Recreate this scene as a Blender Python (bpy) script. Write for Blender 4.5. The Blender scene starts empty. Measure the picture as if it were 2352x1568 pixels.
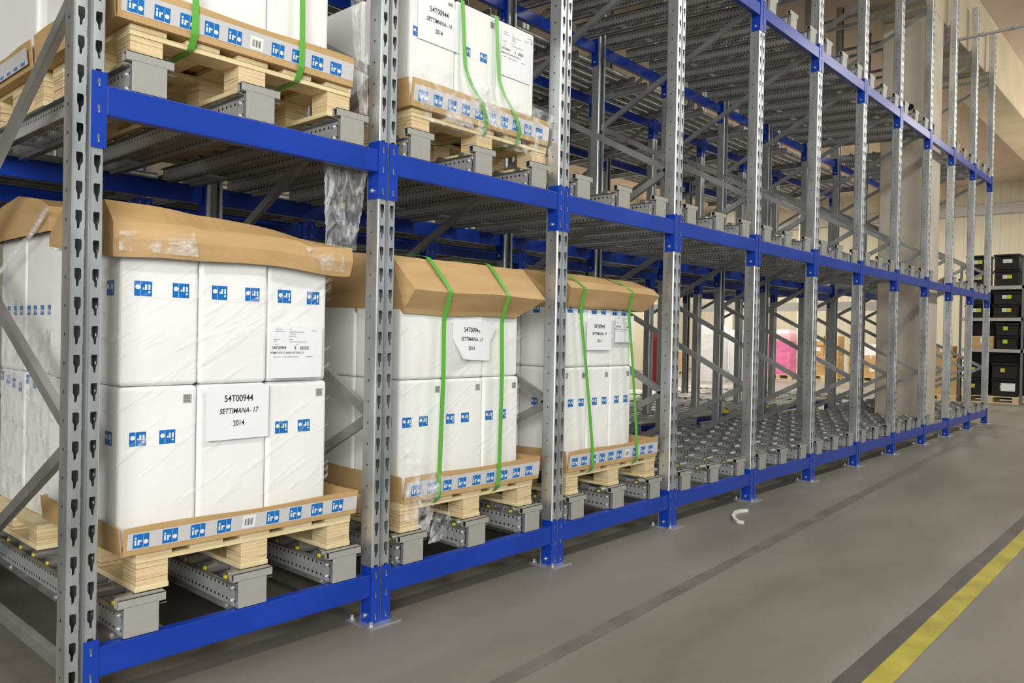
import bpy, math, random
from mathutils import Vector, Matrix, noise
from mathutils.geometry import tessellate_polygon
random.seed(7)
SC = bpy.context.scene
COL = SC.collection
# ---------------------------------------------------------------- camera
def vec(*a): return Vector(a)
YAW, PITCH, ROLL = 0.731897559, -0.00823772915, 0.0193530518
F = vec(math.cos(YAW)*math.cos(PITCH), math.sin(YAW)*math.cos(PITCH), math.sin(PITCH))
r0 = vec(math.sin(YAW), -math.cos(YAW), 0); u0 = r0.cross(F)
R = math.cos(ROLL)*r0 + math.sin(ROLL)*u0; U = -math.sin(ROLL)*r0 + math.cos(ROLL)*u0
cam = bpy.data.cameras.new('camera'); co = bpy.data.objects.new('camera', cam); COL.objects.link(co)
m = Matrix.Identity(4)
for i in range(3):
    m[i][0] = R[i]; m[i][1] = U[i]; m[i][2] = -F[i]
m[0][3], m[1][3], m[2][3] = -1.0329, -2.8699, 1.3503
co.matrix_world = m
cam.sensor_width = 36; cam.lens = 1800/2352*36; cam.clip_end = 200
SC.camera = co
cam.dof.use_dof = True; cam.dof.focus_distance = 4.2; cam.dof.aperture_fstop = 11
# ---------------------------------------------------------------- world, lights, exposure
w = bpy.data.worlds.new('world'); SC.world = w; w.use_nodes = True
w.node_tree.nodes['Background'].inputs[0].default_value = (0.86, 0.93, 1.0, 1)
w.node_tree.nodes['Background'].inputs[1].default_value = 0.24
SC.view_settings.view_transform = 'Standard'; SC.view_settings.look = 'None'
SC.view_settings.exposure = 0.25; SC.view_settings.gamma = 1.0
def area(name, loc, target, sx, sy, power, col=(1, 1, 1)):
    l = bpy.data.lights.new(name, 'AREA'); l.shape = 'RECTANGLE'; l.size = sx; l.size_y = sy
    l.energy = power; l.color = col
    o = bpy.data.objects.new(name, l); COL.objects.link(o); o.location = loc
    d = Vector(target)-Vector(loc); o.rotation_euler = d.to_track_quat('-Z', 'Y').to_euler()
    return o
area('key_light_left', (-5.2, -6.2, 3.6), (2.5, 1.0, 1.2), 4.5, 3.2, 640, (1.0, 0.99, 0.95))  # main soft key light from behind left; unseen, no gate stands there
for i, x in enumerate((3, 9, 15, 21)):
    area('aisle_lamp', (x, -4.2, 6.9), (x, -1.8, 0), 3.0, 0.6, 150, (1.0, 0.96, 0.86))
for i, (x, y) in enumerate(((17, 7), (19, 10), (24, 8), (26, 3.5), (26, 12))):
    area('hall_lamp', (x, y, 6.9), (x, y, 0), 3.0, 1.2, 150 if y == 3.5 else 380, (1.0, 0.94, 0.83))
area('ceiling_fill', (20, -4, 3.0), (24, 2, 8), 4, 2, 260, (1.0, 0.90, 0.78))  # added fill that brightens the far ceiling and wall; no such fixture
# ---------------------------------------------------------------- materials
MAT = {}
def mat(name, col, rough=0.5, metal=0.0, spec=0.5):
    m = bpy.data.materials.new(name); m.use_nodes = True; b = m.node_tree.nodes['Principled BSDF']
    b.inputs['Base Color'].default_value = (*col, 1); b.inputs['Roughness'].default_value = rough
    b.inputs['Metallic'].default_value = metal; b.inputs['Specular IOR Level'].default_value = spec
    MAT[name] = m; return m
def N(m, t, **k):
    n = m.node_tree.nodes.new(t)
    for a, v in k.items(): setattr(n, a, v)
    return n
def L(m, a, b): m.node_tree.links.new(a, b)
def P(m): return m.node_tree.nodes['Principled BSDF']
def coords(m, scale=(1, 1, 1), kind='Object'):
    tc = N(m, 'ShaderNodeTexCoord'); mp = N(m, 'ShaderNodeMapping'); mp.inputs['Scale'].default_value = scale
    L(m, tc.outputs[kind], mp.inputs['Vector']); return mp.outputs['Vector']
def noisy(m, c1, c2, scale=5, sc=(1, 1, 1), detail=4, lo=0.35, hi=0.65, bump=0, rough=None, kind='Object'):
    v = coords(m, sc, kind); n = N(m, 'ShaderNodeTexNoise'); n.inputs['Scale'].default_value = scale; n.inputs['Detail'].default_value = detail
    L(m, v, n.inputs['Vector'])
    r = N(m, 'ShaderNodeValToRGB'); r.color_ramp.elements[0].color = (*c1, 1); r.color_ramp.elements[1].color = (*c2, 1)
    r.color_ramp.elements[0].position = lo; r.color_ramp.elements[1].position = hi
    L(m, n.outputs['Fac'], r.inputs['Fac']); L(m, r.outputs['Color'], P(m).inputs['Base Color'])
    if bump:
        b = N(m, 'ShaderNodeBump'); b.inputs['Strength'].default_value = bump; b.inputs['Distance'].default_value = 0.01
        L(m, n.outputs['Fac'], b.inputs['Height']); L(m, b.outputs['Normal'], P(m).inputs['Normal'])
    if rough:
        q = N(m, 'ShaderNodeMapRange'); q.inputs['To Min'].default_value = rough[0]; q.inputs['To Max'].default_value = rough[1]
        L(m, n.outputs['Fac'], q.inputs['Value']); L(m, q.outputs[0], P(m).inputs['Roughness'])
    return n, r
noisy(mat('galv', (.6, .62, .62), .38, .8), (.50, .53, .54), (.72, .75, .77), 3, (3, 3, .7), rough=(.28, .48))
noisy(mat('galv_brace', (.5, .5, .5), .4, .7), (.36, .37, .37), (.5, .51, .51), 4, rough=(.3, .5))
mat('galv_dark', (.20, .21, .21), .5, .6)
noisy(mat('rail_flange', (.25, .25, .24), .5, .6), (.17, .17, .16), (.32, .32, .31), 9, rough=(.35, .6))  # flanges darker than the lit webs: shade between rails put into the colour
noisy(mat('roller', (.6, .6, .58), .3, .75), (.27, .28, .27), (.45, .45, .43), 6, rough=(.25, .5))
g = mat('galv_holes', (.6, .62, .62), .42, .7)
def dots(m, ax, pitch, rows, rad, base=(.55, .57, .58), hole=(.015, .015, .015)):
    # a row of punched holes along one object axis, at given heights
    tc = N(m, 'ShaderNodeTexCoord'); s = N(m, 'ShaderNodeSeparateXYZ'); L(m, tc.outputs['Object'], s.inputs[0])
    def mth(op, a, b=None):
        n = N(m, 'ShaderNodeMath', operation=op)
        for i, q in enumerate((a, b)):
            if q is None: continue
            if isinstance(q, (int, float)): n.inputs[i].default_value = q
            else: L(m, q, n.inputs[i])
        return n.outputs[0]
    u = s.outputs[ax]; z = s.outputs['Z']
    fu = mth('SUBTRACT', mth('FRACT', mth('DIVIDE', u, pitch)), .5); fu = mth('MULTIPLY', fu, pitch)
    res = None
    for h in rows:
        dz = mth('SUBTRACT', z, h)
        d = mth('SQRT', mth('ADD', mth('POWER', fu, 2.0), mth('POWER', dz, 2.0)))
        k = mth('LESS_THAN', d, rad)
        res = k if res is None else mth('MAXIMUM', res, k)
    nz = N(m, 'ShaderNodeTexNoise'); nz.inputs['Scale'].default_value = 3
    L(m, tc.outputs['Object'], nz.inputs['Vector'])
    c = N(m, 'ShaderNodeMix', data_type='RGBA'); c.inputs['A'].default_value = (*[q*.8 for q in base], 1); c.inputs['B'].default_value = (*base, 1)
    L(m, nz.outputs['Fac'], c.inputs['Factor'])
    c2 = N(m, 'ShaderNodeMix', data_type='RGBA'); c2.inputs['B'].default_value = (*hole, 1)
    L(m, c.outputs['Result'], c2.inputs['A']); L(m, res, c2.inputs['Factor']); L(m, c2.outputs['Result'], P(m).inputs['Base Color'])
    inv = mth('MULTIPLY', mth('SUBTRACT', 1.0, res), .45); L(m, inv, P(m).inputs['Metallic'])
dots(g, 'Y', .033, (.022, .072), .0062)
n, r = noisy(mat('blue', (.008, .045, .33), .3), (.004, .038, .33), (.006, .048, .40), 2, rough=(.26, .36))
mat('blue_dark', (.004, .02, .15), .4)
noisy(mat('cap_grey', (.33, .33, .31), .42), (.335, .33, .305), (.355, .35, .325), 30, detail=2, lo=.3, hi=.7, rough=(.38, .48))
c = mat('concrete', (.2, .2, .19), .55)
v = coords(c); n1 = N(c, 'ShaderNodeTexNoise'); n1.inputs['Scale'].default_value = .9; n1.inputs['Detail'].default_value = 6
n2 = N(c, 'ShaderNodeTexNoise'); n2.inputs['Scale'].default_value = 90; n2.inputs['Detail'].default_value = 3
mp = N(c, 'ShaderNodeMapping'); mp.inputs['Scale'].default_value = (.5, 1.6, 1); L(c, v, mp.inputs['Vector'])
L(c, mp.outputs[0], n1.inputs['Vector']); L(c, v, n2.inputs['Vector'])
mx = N(c, 'ShaderNodeMath', operation='MULTIPLY_ADD'); mx.inputs[1].default_value = .16; L(c, n2.outputs['Fac'], mx.inputs[0]); L(c, n1.outputs['Fac'], mx.inputs[2])
rr = N(c, 'ShaderNodeValToRGB'); rr.color_ramp.elements[0].position = .38; rr.color_ramp.elements[1].position = .78
rr.color_ramp.elements[0].color = (.150, .138, .116, 1); rr.color_ramp.elements[1].color = (.245, .230, .200, 1)
L(c, mx.outputs[0], rr.inputs['Fac']); L(c, rr.outputs['Color'], P(c).inputs['Base Color'])
mr = N(c, 'ShaderNodeMapRange'); mr.inputs['To Min'].default_value = .42; mr.inputs['To Max'].default_value = .62
L(c, n1.outputs['Fac'], mr.inputs['Value']); L(c, mr.outputs[0], P(c).inputs['Roughness'])
noisy(mat('floor_patch', (.11, .1, .09), .5), (.125, .117, .10), (.18, .168, .145), 4, detail=6)
noisy(mat('floor_dark', (.09, .085, .08), .5), (.085, .082, .076), (.125, .118, .108), 3, detail=6)
noisy(mat('line_yellow', (.6, .5, .05), .5), (.36, .30, .045), (.50, .43, .06), 6, detail=6)
noisy(mat('foam', (.84, .85, .84), .6), (.80, .81, .80), (.87, .88, .87), 2.5, detail=3, bump=.02)
noisy(mat('card', (.52, .34, .15), .6), (.49, .315, .135), (.56, .37, .175), 3, (1, 1, 6), detail=3, bump=.02)
noisy(mat('wood', (.72, .55, .28), .6), (.68, .54, .29), (.84, .72, .44), 5, (1.2, 1.2, 9), detail=5)
pm = mat('ply', (.72, .57, .32), .6)
v = coords(pm, (1.5, 1.5, 95)); n = N(pm, 'ShaderNodeTexNoise'); n.inputs['Scale'].default_value = 2.0; n.inputs['Detail'].default_value = 5
L(pm, v, n.inputs['Vector']); r = N(pm, 'ShaderNodeValToRGB')
e = r.color_ramp.elements; e[0].position = .33; e[0].color = (.22, .12, .07, 1); e[1].position = .42; e[1].color = (.60, .44, .24, 1)
q = e.new(.55); q.color = (.78, .63, .36, 1); q = e.new(.66); q.color = (.66, .45, .32, 1); q = e.new(.75); q.color = (.82, .68, .42, 1)
L(pm, n.outputs['Fac'], r.inputs['Fac']); L(pm, r.outputs['Color'], P(pm).inputs['Base Color'])
mat('strap', (.12, .42, .055), .35); mat('paper', (.82, .84, .88), .6); mat('ink', (.02, .02, .02), .6); mat('ink_grey', (.25, .25, .27), .6)
mat('logo_blue', (.012, .16, .50), .3); mat('tape_grey', (.60, .59, .60), .3); mat('logo_white', (.80, .82, .80), .4)
mat('sticker', (.42, .42, .42), .5); mat('yellow_plastic', (.75, .6, .02), .4); mat('bolt', (.75, .76, .75), .25, .8)
noisy(mat('black_plastic', (.006, .006, .006), .45), (.004, .004, .004), (.010, .010, .010), 5)
mat('label_yellow', (.50, .52, .04), .5); mat('label_white', (.6, .62, .64), .5)
noisy(mat('pillar', (.62, .56, .45), .75), (.52, .46, .37), (.62, .55, .44), 2.2, detail=5)
noisy(mat('ceil', (.6, .5, .42), .8), (.60, .50, .42), (.68, .57, .48), 1.2, detail=5)
noisy(mat('girder', (.62, .52, .38), .8), (.56, .47, .33), (.64, .54, .39), 1.5, detail=5)
wm = mat('wall_panel', (.6, .57, .45), .6)
wv = N(wm, 'ShaderNodeTexWave'); wv.bands_direction = 'Y'; wv.inputs['Scale'].default_value = 1.1; wv.wave_profile = 'SAW'
wv.inputs['Distortion'].default_value = 0
L(wm, coords(wm), wv.inputs['Vector']); r = N(wm, 'ShaderNodeValToRGB'); e = r.color_ramp.elements
e[0].position = 0; e[0].color = (.36, .33, .25, 1); e[1].position = .08; e[1].color = (.56, .52, .41, 1)
L(wm, wv.outputs['Fac'], r.inputs['Fac']); L(wm, r.outputs['Color'], P(wm).inputs['Base Color'])
mat('pink', (.85, .22, .48), .3); mat('pink_pale', (.9, .5, .62), .3); mat('red', (.35, .02, .02), .5); mat('navy', (.01, .03, .12), .4)
mat('rope', (.72, .70, .64), .7); mat('green_box', (.2, .55, .1), .5); mat('white_paint', (.8, .8, .78), .4); mat('grey_paint', (.38, .38, .37), .5)
def film(name, lo, hi, scale=14, sc=(1, 1, 1), fa=.45, fb=.70, rot=0, bmp=1):
    m = bpy.data.materials.new(name); m.use_nodes = True; nt = m.node_tree; nt.nodes.clear(); MAT[name] = m
    out = N(m, 'ShaderNodeOutputMaterial'); mix = N(m, 'ShaderNodeMixShader'); tr = N(m, 'ShaderNodeBsdfTransparent')
    pr = N(m, 'ShaderNodeBsdfPrincipled'); pr.inputs['Base Color'].default_value = (.95, .96, .97, 1); pr.inputs['Roughness'].default_value = .2
    pr.inputs['Specular IOR Level'].default_value = 1.0
    r_ = N(m, 'ShaderNodeMapping'); r_.inputs['Rotation'].default_value = (0, rot, 0); L(m, coords(m), r_.inputs['Vector'])
    v_ = N(m, 'ShaderNodeMapping'); v_.inputs['Scale'].default_value = sc; L(m, r_.outputs[0], v_.inputs['Vector']); v = v_.outputs[0]
    n = N(m, 'ShaderNodeTexNoise'); n.inputs['Scale'].default_value = scale; n.inputs['Detail'].default_value = 6
    n.inputs['Distortion'].default_value = .8
    L(m, v, n.inputs['Vector']); q = N(m, 'ShaderNodeMapRange'); q.inputs['From Min'].default_value = fa; q.inputs['From Max'].default_value = fb
    q.inputs['To Min'].default_value = lo; q.inputs['To Max'].default_value = hi; L(m, n.outputs['Fac'], q.inputs['Value'])
    b = N(m, 'ShaderNodeBump'); b.inputs['Strength'].default_value = bmp; b.inputs['Distance'].default_value = .03
    L(m, n.outputs['Fac'], b.inputs['Height']); L(m, b.outputs['Normal'], pr.inputs['Normal'])
    L(m, q.outputs[0], mix.inputs[0]); L(m, tr.outputs[0], mix.inputs[1]); L(m, pr.outputs[0], mix.inputs[2]); L(m, mix.outputs[0], out.inputs[0])
film('film', .03, .55, 12, (1, 1, 1)); film('film_wrap', .0, .30, 4, (.9, 1, 8), .56, .70, .55, .12); film('film_hang', .12, .55, 16, (1.6, 1, .7))  # film_wrap: diagonal white streaks paint in the glints on the folds
# ---------------------------------------------------------------- mesh helpers
class MB:
    def __init__(s): s.v = []; s.f = []; s.m = []; s.sm = []; s.mats = []
    def mi(s, name):
        if name not in s.mats: s.mats.append(name)
        return s.mats.index(name)
    def add(s, vs, fs, mt, smooth=False):
        b = len(s.v); s.v += [tuple(q) for q in vs]; i = s.mi(mt)
        for f in fs: s.f.append([b+k for k in f]); s.m.append(i); s.sm.append(smooth)
    def box(s, x0, x1, y0, y1, z0, z1, mt):
        s.add([(x, y, z) for x in (x0, x1) for y in (y0, y1) for z in (z0, z1)],
              [(0, 1, 3, 2), (4, 6, 7, 5), (0, 4, 5, 1), (2, 3, 7, 6), (0, 2, 6, 4), (1, 5, 7, 3)], mt)
    def quad(s, a, b, c, d, mt): s.add([a, b, c, d], [(0, 1, 2, 3)], mt)
    def cyl(s, p, q, r, mt, n=12, smooth=True, r2=None):
        p = Vector(p); q = Vector(q); r2 = r if r2 is None else r2; d = (q-p).normalized()
        a = d.orthogonal().normalized(); b = d.cross(a); vs = []
        for k in range(n):
            t = 2*math.pi*k/n; e = a*math.cos(t)+b*math.sin(t); vs += [p+e*r, q+e*r2]
        s.add(vs, [(2*k, 2*((k+1) % n), 2*((k+1) % n)+1, 2*k+1) for k in range(n)], mt, smooth)
        s.add(vs, [[2*k for k in range(n)][::-1], [2*k+1 for k in range(n)]], mt)
    def bar(s, p, q, wx, wy, mt):     # rectangular bar between two points
        p = Vector(p); q = Vector(q); d = (q-p).normalized(); a = Vector((1, 0, 0))
        if abs(d.x) > .9: a = Vector((0, 0, 1))
        b = d.cross(a).normalized(); a = b.cross(d).normalized(); vs = []
        for e in (p, q):
            for sx, sy in ((-1, -1), (1, -1), (1, 1), (-1, 1)): vs.append(e+a*sx*wx/2+b*sy*wy/2)
        s.add(vs, [(3, 2, 1, 0), (4, 5, 6, 7), (0, 1, 5, 4), (1, 2, 6, 5), (2, 3, 7, 6), (3, 0, 4, 7)], mt)
    def mesh(s, name):
        me = bpy.data.meshes.new(name); me.from_pydata(s.v, [], s.f)
        for k in s.mats: me.materials.append(MAT[k])
        me.polygons.foreach_set('material_index', s.m); me.polygons.foreach_set('use_smooth', s.sm); me.update(); return me
    def build(s, name, parent=None, loc=None, bevel=0, seg=2):
        return link(name, s.mesh(name), parent, loc, bevel, seg)
def link(name, me, parent=None, loc=None, bevel=0, seg=2, rot=None):
    o = bpy.data.objects.new(name, me); COL.objects.link(o)
    if parent: o.parent = parent
    if loc is not None: o.location = loc
    if rot: o.rotation_euler = rot
    if bevel:
        b = o.modifiers.new('bevel', 'BEVEL'); b.width = bevel; b.segments = seg; b.limit_method = 'ANGLE'; b.harden_normals = False
    return o
def tag(o, label=None, cat=None, group=None, kind=None):
    if label: o['label'] = label
    if cat: o['category'] = cat
    if group: o['group'] = group
    if kind: o['kind'] = kind
    return o
def thing(name, label, cat, loc=(0, 0, 0), group=None, rot=None):
    o = bpy.data.objects.new(name, None); COL.objects.link(o); o.location = loc; o.empty_display_size = .1
    if rot: o.rotation_euler = rot
    return tag(o, label, cat, group)
def boxm(name, x0, x1, y0, y1, z0, z1, mt):
    b = MB(); b.box(x0, x1, y0, y1, z0, z1, mt); return b.mesh(name)
ORD = ['first', 'second', 'third', 'fourth', 'fifth', 'sixth', 'seventh', 'eighth', 'ninth', 'tenth', 'eleventh', 'twelfth']
# ---------------------------------------------------------------- geometry constants (metres)
XJ = [1.3*v for v in (-.0118, .9829, 1.9940, 3.0078, 4.0153, 5.0129, 6.0128, 7.0007, 8.0195, 8.9900, 10.0055, 10.9705)]
NB = 11
BT = {1: .236, 2: 2.187, 3: 4.146}      # top of the beams on each level
CT = {1: .2665, 2: 2.2272, 3: 4.186}    # top of the beam connectors
HTOP = 6.64
# ---------------------------------------------------------------- setting
fl = MB(); fl.box(-9, 31, -11, 15, -.1, 0, 'concrete'); tag(fl.build('floor'), kind='structure')
ce = MB(); ce.box(-9, 31, -5.5, 15, 7.05, 7.2, 'ceil'); tag(ce.build('ceiling'), kind='structure')
we = MB(); we.box(31, 31.2, -11, 15, 0, 7.2, 'wall_panel'); tag(we.build('wall_end'), kind='structure')
wl = MB(); wl.box(-9.2, -9, .5, 15, 0, 7.2, 'wall_panel'); tag(wl.build('light_block_left'), kind='structure')  # unseen wall, added to keep world light out of the left background
wb = MB(); wb.box(-9, 31, 15, 15.2, 0, 7.2, 'wall_panel'); tag(wb.build('wall_back'), kind='structure')
gi = MB(); gi.box(-4, 31, .15, .85, 6.0, 7.05, 'girder'); tag(gi.build('trim_1', bevel=.02), kind='structure')
pi = MB(); pi.box(11.10, 11.55, .15, .85, 0, 6.0, 'pillar')
tag(pi.build('trim_2', bevel=.015), kind='structure')
gt = MB(); gt.box(30.85, 31, -11, 15, 5.95, 6.3, 'grey_paint'); tag(gt.build('trim_3'), kind='structure')
for k, y in enumerate((4.4, 9.2)):
    g2 = MB(); g2.box(2, 31, y, y+.5, 6.45, 7.05, 'girder'); tag(g2.build('trim_%d' % (4+k)), kind='structure')
cw = MB(); cw.cyl((11.08, .45, 4.72), (11.10, .45, 4.72), .045, 'black_plastic', 16)
tag(cw.build('pillar_socket'), 'round black opening high on the near face of the concrete pillar', 'hole cover')
def strip(name, pts, z, mt):
    b = MB(); n = len(pts)
    for i in range(n-1):
        (xa, ya, yb), (xc, yc, yd) = pts[i], pts[i+1]
        b.add([(xa, ya, z), (xa, yb, z), (xc, yd, z), (xc, yc, z)], [(0, 3, 2, 1)], mt)
    return b.build(name)
def wob(x, s): return .012*noise.noise(Vector((x*1.3, s, 0)))
pts = [(x, -1.945+wob(x, 1), -1.852+wob(x, 2)*.4) for x in [i*.4-2 for i in range(80)]]
tag(strip('floor_line', pts, .0022, 'line_yellow'), 'worn yellow painted line along the aisle floor', 'floor marking')
pts = [(x, -1.853+wob(x, 2)*.4, -1.765+wob(x, 4)) for x in [i*.4-2 for i in range(80)]]
tag(strip('floor_strip', pts, .0012, 'floor_dark'), 'dark strip on the floor beside the yellow line', 'floor marking')
pts = [(x, -.93+.052*x+wob(x, 5), -.86+.055*x+wob(x, 6)) for x in [i*.35-1 for i in range(50)] if x < 13]
tag(strip('floor_strip', pts, .0012, 'floor_patch'), 'narrow faded grey strip running along the middle of the aisle floor', 'floor marking')
# ---------------------------------------------------------------- upright mesh
def cell(b, x0, x1, z0, z1, hole, fn, mt):
    outer = [Vector((x0, z0, 0)), Vector((x1, z0, 0)), Vector((x1, z1, 0)), Vector((x0, z1, 0))]
    inner = [Vector((x, z, 0)) for x, z in hole]
    tris = tessellate_polygon([outer, inner]); vs = outer+inner
    b.add([fn(p.x, p.y) for p in vs], [tuple(t) for t in tris], mt)
HOOK = [(-.011, .030), (.008, .030), (.011, .024), (.011, -.004), (.004, -.014), (.002, -.030), (-.005, -.034), (-.006, -.012), (-.011, .0)]
def upright_mesh(slots=True):
    b = MB(); pz = .098; n = int(HTOP/pz)
    oc = [(.0055*math.cos(k*math.pi/4), .0055*math.sin(k*math.pi/4)) for k in range(8)]
    for k in range(n+1):
        z0 = k*pz; z1 = min(z0+pz, HTOP); zc = z0+.049
        if z1-z0 < .09 or not slots:
            for sx in (-1, 1):
                b.quad((sx*.010, 0, z0), (sx*.046, 0, z0), (sx*.046, 0, z1), (sx*.010, 0, z1), 'galv')
                b.quad((sx*.05, .006, z0), (sx*.05, .085, z0), (sx*.05, .085, z1), (sx*.05, .006, z1), 'galv')
            continue
        for sx in (-1, 1):
            h = [(sx*(-x)*.95+sx*.028, z+zc) for x, z in HOOK]
            cell(b, min(sx*.010, sx*.046), max(sx*.010, sx*.046), z0, z1, h, lambda x, z: (x, 0, z), 'galv')
            h = [(x+.05, z+zc) for x, z in oc]
            cell(b, .006, .085, z0, z1, h, lambda x, z, s=sx: (s*.05, x, z), 'galv')
            h = [(x*.8, z*2.2+zc+.02) for x, z in oc]
        b.box(-.008, -.006, .006, .012, zc-.03, zc+.03, 'galv')   # small tab in the groove
    for sx in (-1, 1):
        q = lambda x1, y1, x2, y2, mt='galv': b.quad((sx*x1, y1, 0), (sx*x2, y2, 0), (sx*x2, y2, HTOP), (sx*x1, y1, HTOP), mt)
        q(.046, 0, .05, .006); q(.010, 0, .0075, .014); q(.0075, .014, 0, .014, 'galv_dark'); q(.05, .085, .046, .09); q(.046, .09, .030, .09)
        b.quad((sx*.03, .09, 0), (sx*.03, .078, 0), (sx*.03, .078, HTOP), (sx*.03, .09, HTOP), 'galv')
    b.quad((-.044, .06, 0), (.044, .06, 0), (.044, .06, HTOP), (-.044, .06, HTOP), 'galv_dark')  # dark inner sheet stands in for the shade seen through the slots
    b.box(-.046, .046, .002, .088, HTOP-.002, HTOP, 'galv_dark')
    return b.mesh('upright')
ME_UP = upright_mesh(); ME_UPP = upright_mesh(False)
b = MB(); b.box(-.095, .085, -.05, .13, 0, .008, 'galv')
for x, y in ((-.075, -.03), (-.075, .11), (.065, .11)): b.cyl((x, y, .008), (x, y, .03), .009, 'bolt', 8); b.cyl((x, y, .008), (x, y, .014), .016, 'bolt', 6, False)
ME_BASE = b.mesh('base_plate')
def brace_mesh(dz, dy):
    b = MB(); b.bar((-.008, 0, 0), (-.008, dy, dz), .004, .045, 'galv_brace'); 
    b.bar((.008, 0, .021), (.008, dy, dz+.021), .028, .004, 'galv_brace'); b.bar((.008, 0, -.021), (.008, dy, dz-.021), .028, .004, 'galv_brace')
    b.cyl((-.02, .03 if dy > 0 else -.03, dz*.02), (.02, .03 if dy > 0 else -.03, dz*.02), .007, 'bolt', 8)
    return b.mesh('brace')
YR = (0.0, 1.72, 2.63, 4.35)       # outer faces of the four rows of uprights (rows 2 and 4 look backwards)
NODES = [.15, .955, 1.755, 2.56, 3.385, 4.15, 4.98, 5.78]   # rear, front, rear, ...
ME_BR = {}
def frame(k, sec):
    y0 = YR[0] if sec == 0 else YR[2]; y1 = YR[1] if sec == 0 else YR[3]
    row = 'front block' if sec == 0 else 'rear block'
    t = thing('upright_frame', 'tall galvanised rack frame with zigzag braces, %s from the near end, %s' % (ORD[k], row), 'rack frame', (XJ[k], y0, 0), 'upright frames of the %s' % row)
    D = y1-y0
    me = ME_UP if (sec == 0) else ME_UPP
    link('upright', me, t); link('upright', ME_UP if sec == 0 and k < 8 else ME_UPP, t, (0, D, 0), rot=(0, 0, math.pi))
    link('base_plate', ME_BASE, t); link('base_plate', ME_BASE, t, (0, D, 0), rot=(0, 0, math.pi))
    for i in range(len(NODES)-1):
        za, zb = NODES[i], NODES[i+1]; rear = (i % 2 == 0)
        if sec == 1 and i in (0, 1, 3): continue
        key = (round(zb-za, 3), rear, sec)
        dy = D-.18
        if key not in ME_BR: ME_BR[key] = brace_mesh(zb-za, -dy if rear else dy)
        link('brace', ME_BR[key], t, (0, D-.09 if rear else .09, za))
    for z in (.14, 5.84, 5.96):
        kk = ('h', z > 1, sec)
        if kk not in ME_BR: ME_BR[kk] = brace_mesh(0, dy)
        link('horizontal_brace', ME_BR[kk], t, (0, .09, z))
    return t
for k in range(12): frame(k, 0)
for k in range(0, 12): frame(k, 1)
# ---------------------------------------------------------------- beams
CH = .262
def connector_mesh(side):      # side=-1: on the left upright seen by this beam (beam starts right of it)
    b = MB(); s = -side        # s=+1: connector sits at the right half of the upright
    # local origin: centre line of the upright, front plane, connector top
    xa, xb = s*.006, s*.056
    b.box(min(xa, xb), max(xa, xb), -.005, 0, -CH, 0, 'blue')
    b.box(min(s*.0515, s*.056), max(s*.0515, s*.056), 0, .072, -CH, 0, 'blue')
    for dz in (-.035, -.125, -.225):
        b.box(s*.03-.005, s*.03+.003, -.0056, -.0049, dz-.006, dz+.010, 'galv_dark')
        b.box(s*.03-.005, s*.03+.004, -.0066, -.0049, dz-.020, dz-.006, 'blue')
        b.quad((s*.03-.004, -.0067, dz-.017), (s*.03+.003, -.0067, dz-.017), (s*.03+.001, -.0067, dz-.006), (s*.03-.002, -.0067, dz-.006), 'bolt')
    return b.mesh('end_connector')
ME_CL, ME_CR = connector_mesh(-1), connector_mesh(1)
b = MB(); b.cyl((0, 0, 0), (.008, 0, 0), .011, 'bolt', 8); b.cyl((.008, 0, 0), (.012, 0, 0), .006, 'bolt', 8); ME_BOLT = b.mesh('bolt')
ME_BM = {}
ROWN = ['front', 'second', 'third', 'rear']
LVN = {1: 'lowest', 2: 'middle', 3: 'top'}
def beam(k, lv, row):
    L_ = XJ[k+1]-XJ[k]-.112
    zt = BT[lv] + (0, .06 if lv == 3 else .02, .02, .02)[row]
    y = YR[row]; flip = row in (1, 3)
    t = thing('rack_beam', 'blue rack beam of the %s bay on the %s level, %s row of beams' % (ORD[k], LVN[lv], ROWN[row]), 'beam', (XJ[k] if not flip else XJ[k+1], y, zt), 'blue beams of the %s row' % ROWN[row], (0, 0, math.pi) if flip else None)
    if k not in ME_BM:
        b = MB(); b.box(.056, .056+L_, -.001, .046, -.104, 0, 'blue'); ME_BM[k] = b.mesh('beam_body')
    link('beam_body', ME_BM[k], t, bevel=.004)
    dz = CT[lv]-BT[lv]
    c1 = link('end_connector', ME_CL, t, (0, 0, dz)); c2 = link('end_connector', ME_CR, t, (L_+.112, 0, dz))
    link('bolt', ME_BOLT, c1, (.056, .035, -.225)); link('bolt', ME_BOLT, c2, (-.056, .035, -.225), rot=(0, 0, math.pi))
for lv in (1, 2, 3):
    for row in range(4):
        for k in range(NB):
            beam(k, lv, row)
# ---------------------------------------------------------------- roller rails (three per bay)
RL = 1.74
def channel_mesh():
    b = MB()
    for s in (-1, 1):
        b.box(s*.058-.0015, s*.058+.0015, .02, RL, 0, .095, 'galv_holes')
        b.box(min(s*.058, s*.080), max(s*.058, s*.080), .02, RL, .093, .096, 'rail_flange')
        b.box(min(s*.058, s*.092), max(s*.058, s*.092), .02, RL, 0, .003, 'rail_flange')
        for y in (.05, .62, 1.2): b.cyl((s*.078, y, .003), (s*.078, y, .011), .008, 'bolt', 6, False)
        for z in (.022, .072): b.cyl((s*.0595, .045, z), (s*.068, .045, z), .009, 'bolt', 8)
    b.box(-.058, .058, .3, .36, .0, .003, 'galv'); b.box(-.058, .058, 1.2, 1.26, .0, .003, 'galv')
    return b.mesh('channel')
ME_CH = channel_mesh()
b = MB()
b.box(-.0625, .0625, -.002, .002, .002, .113, 'cap_grey'); b.box(-.0625, -.0605, .0, .020, .002, .1, 'galv'); b.box(.0605, .0625, .0, .020, .002, .1, 'galv')
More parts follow.
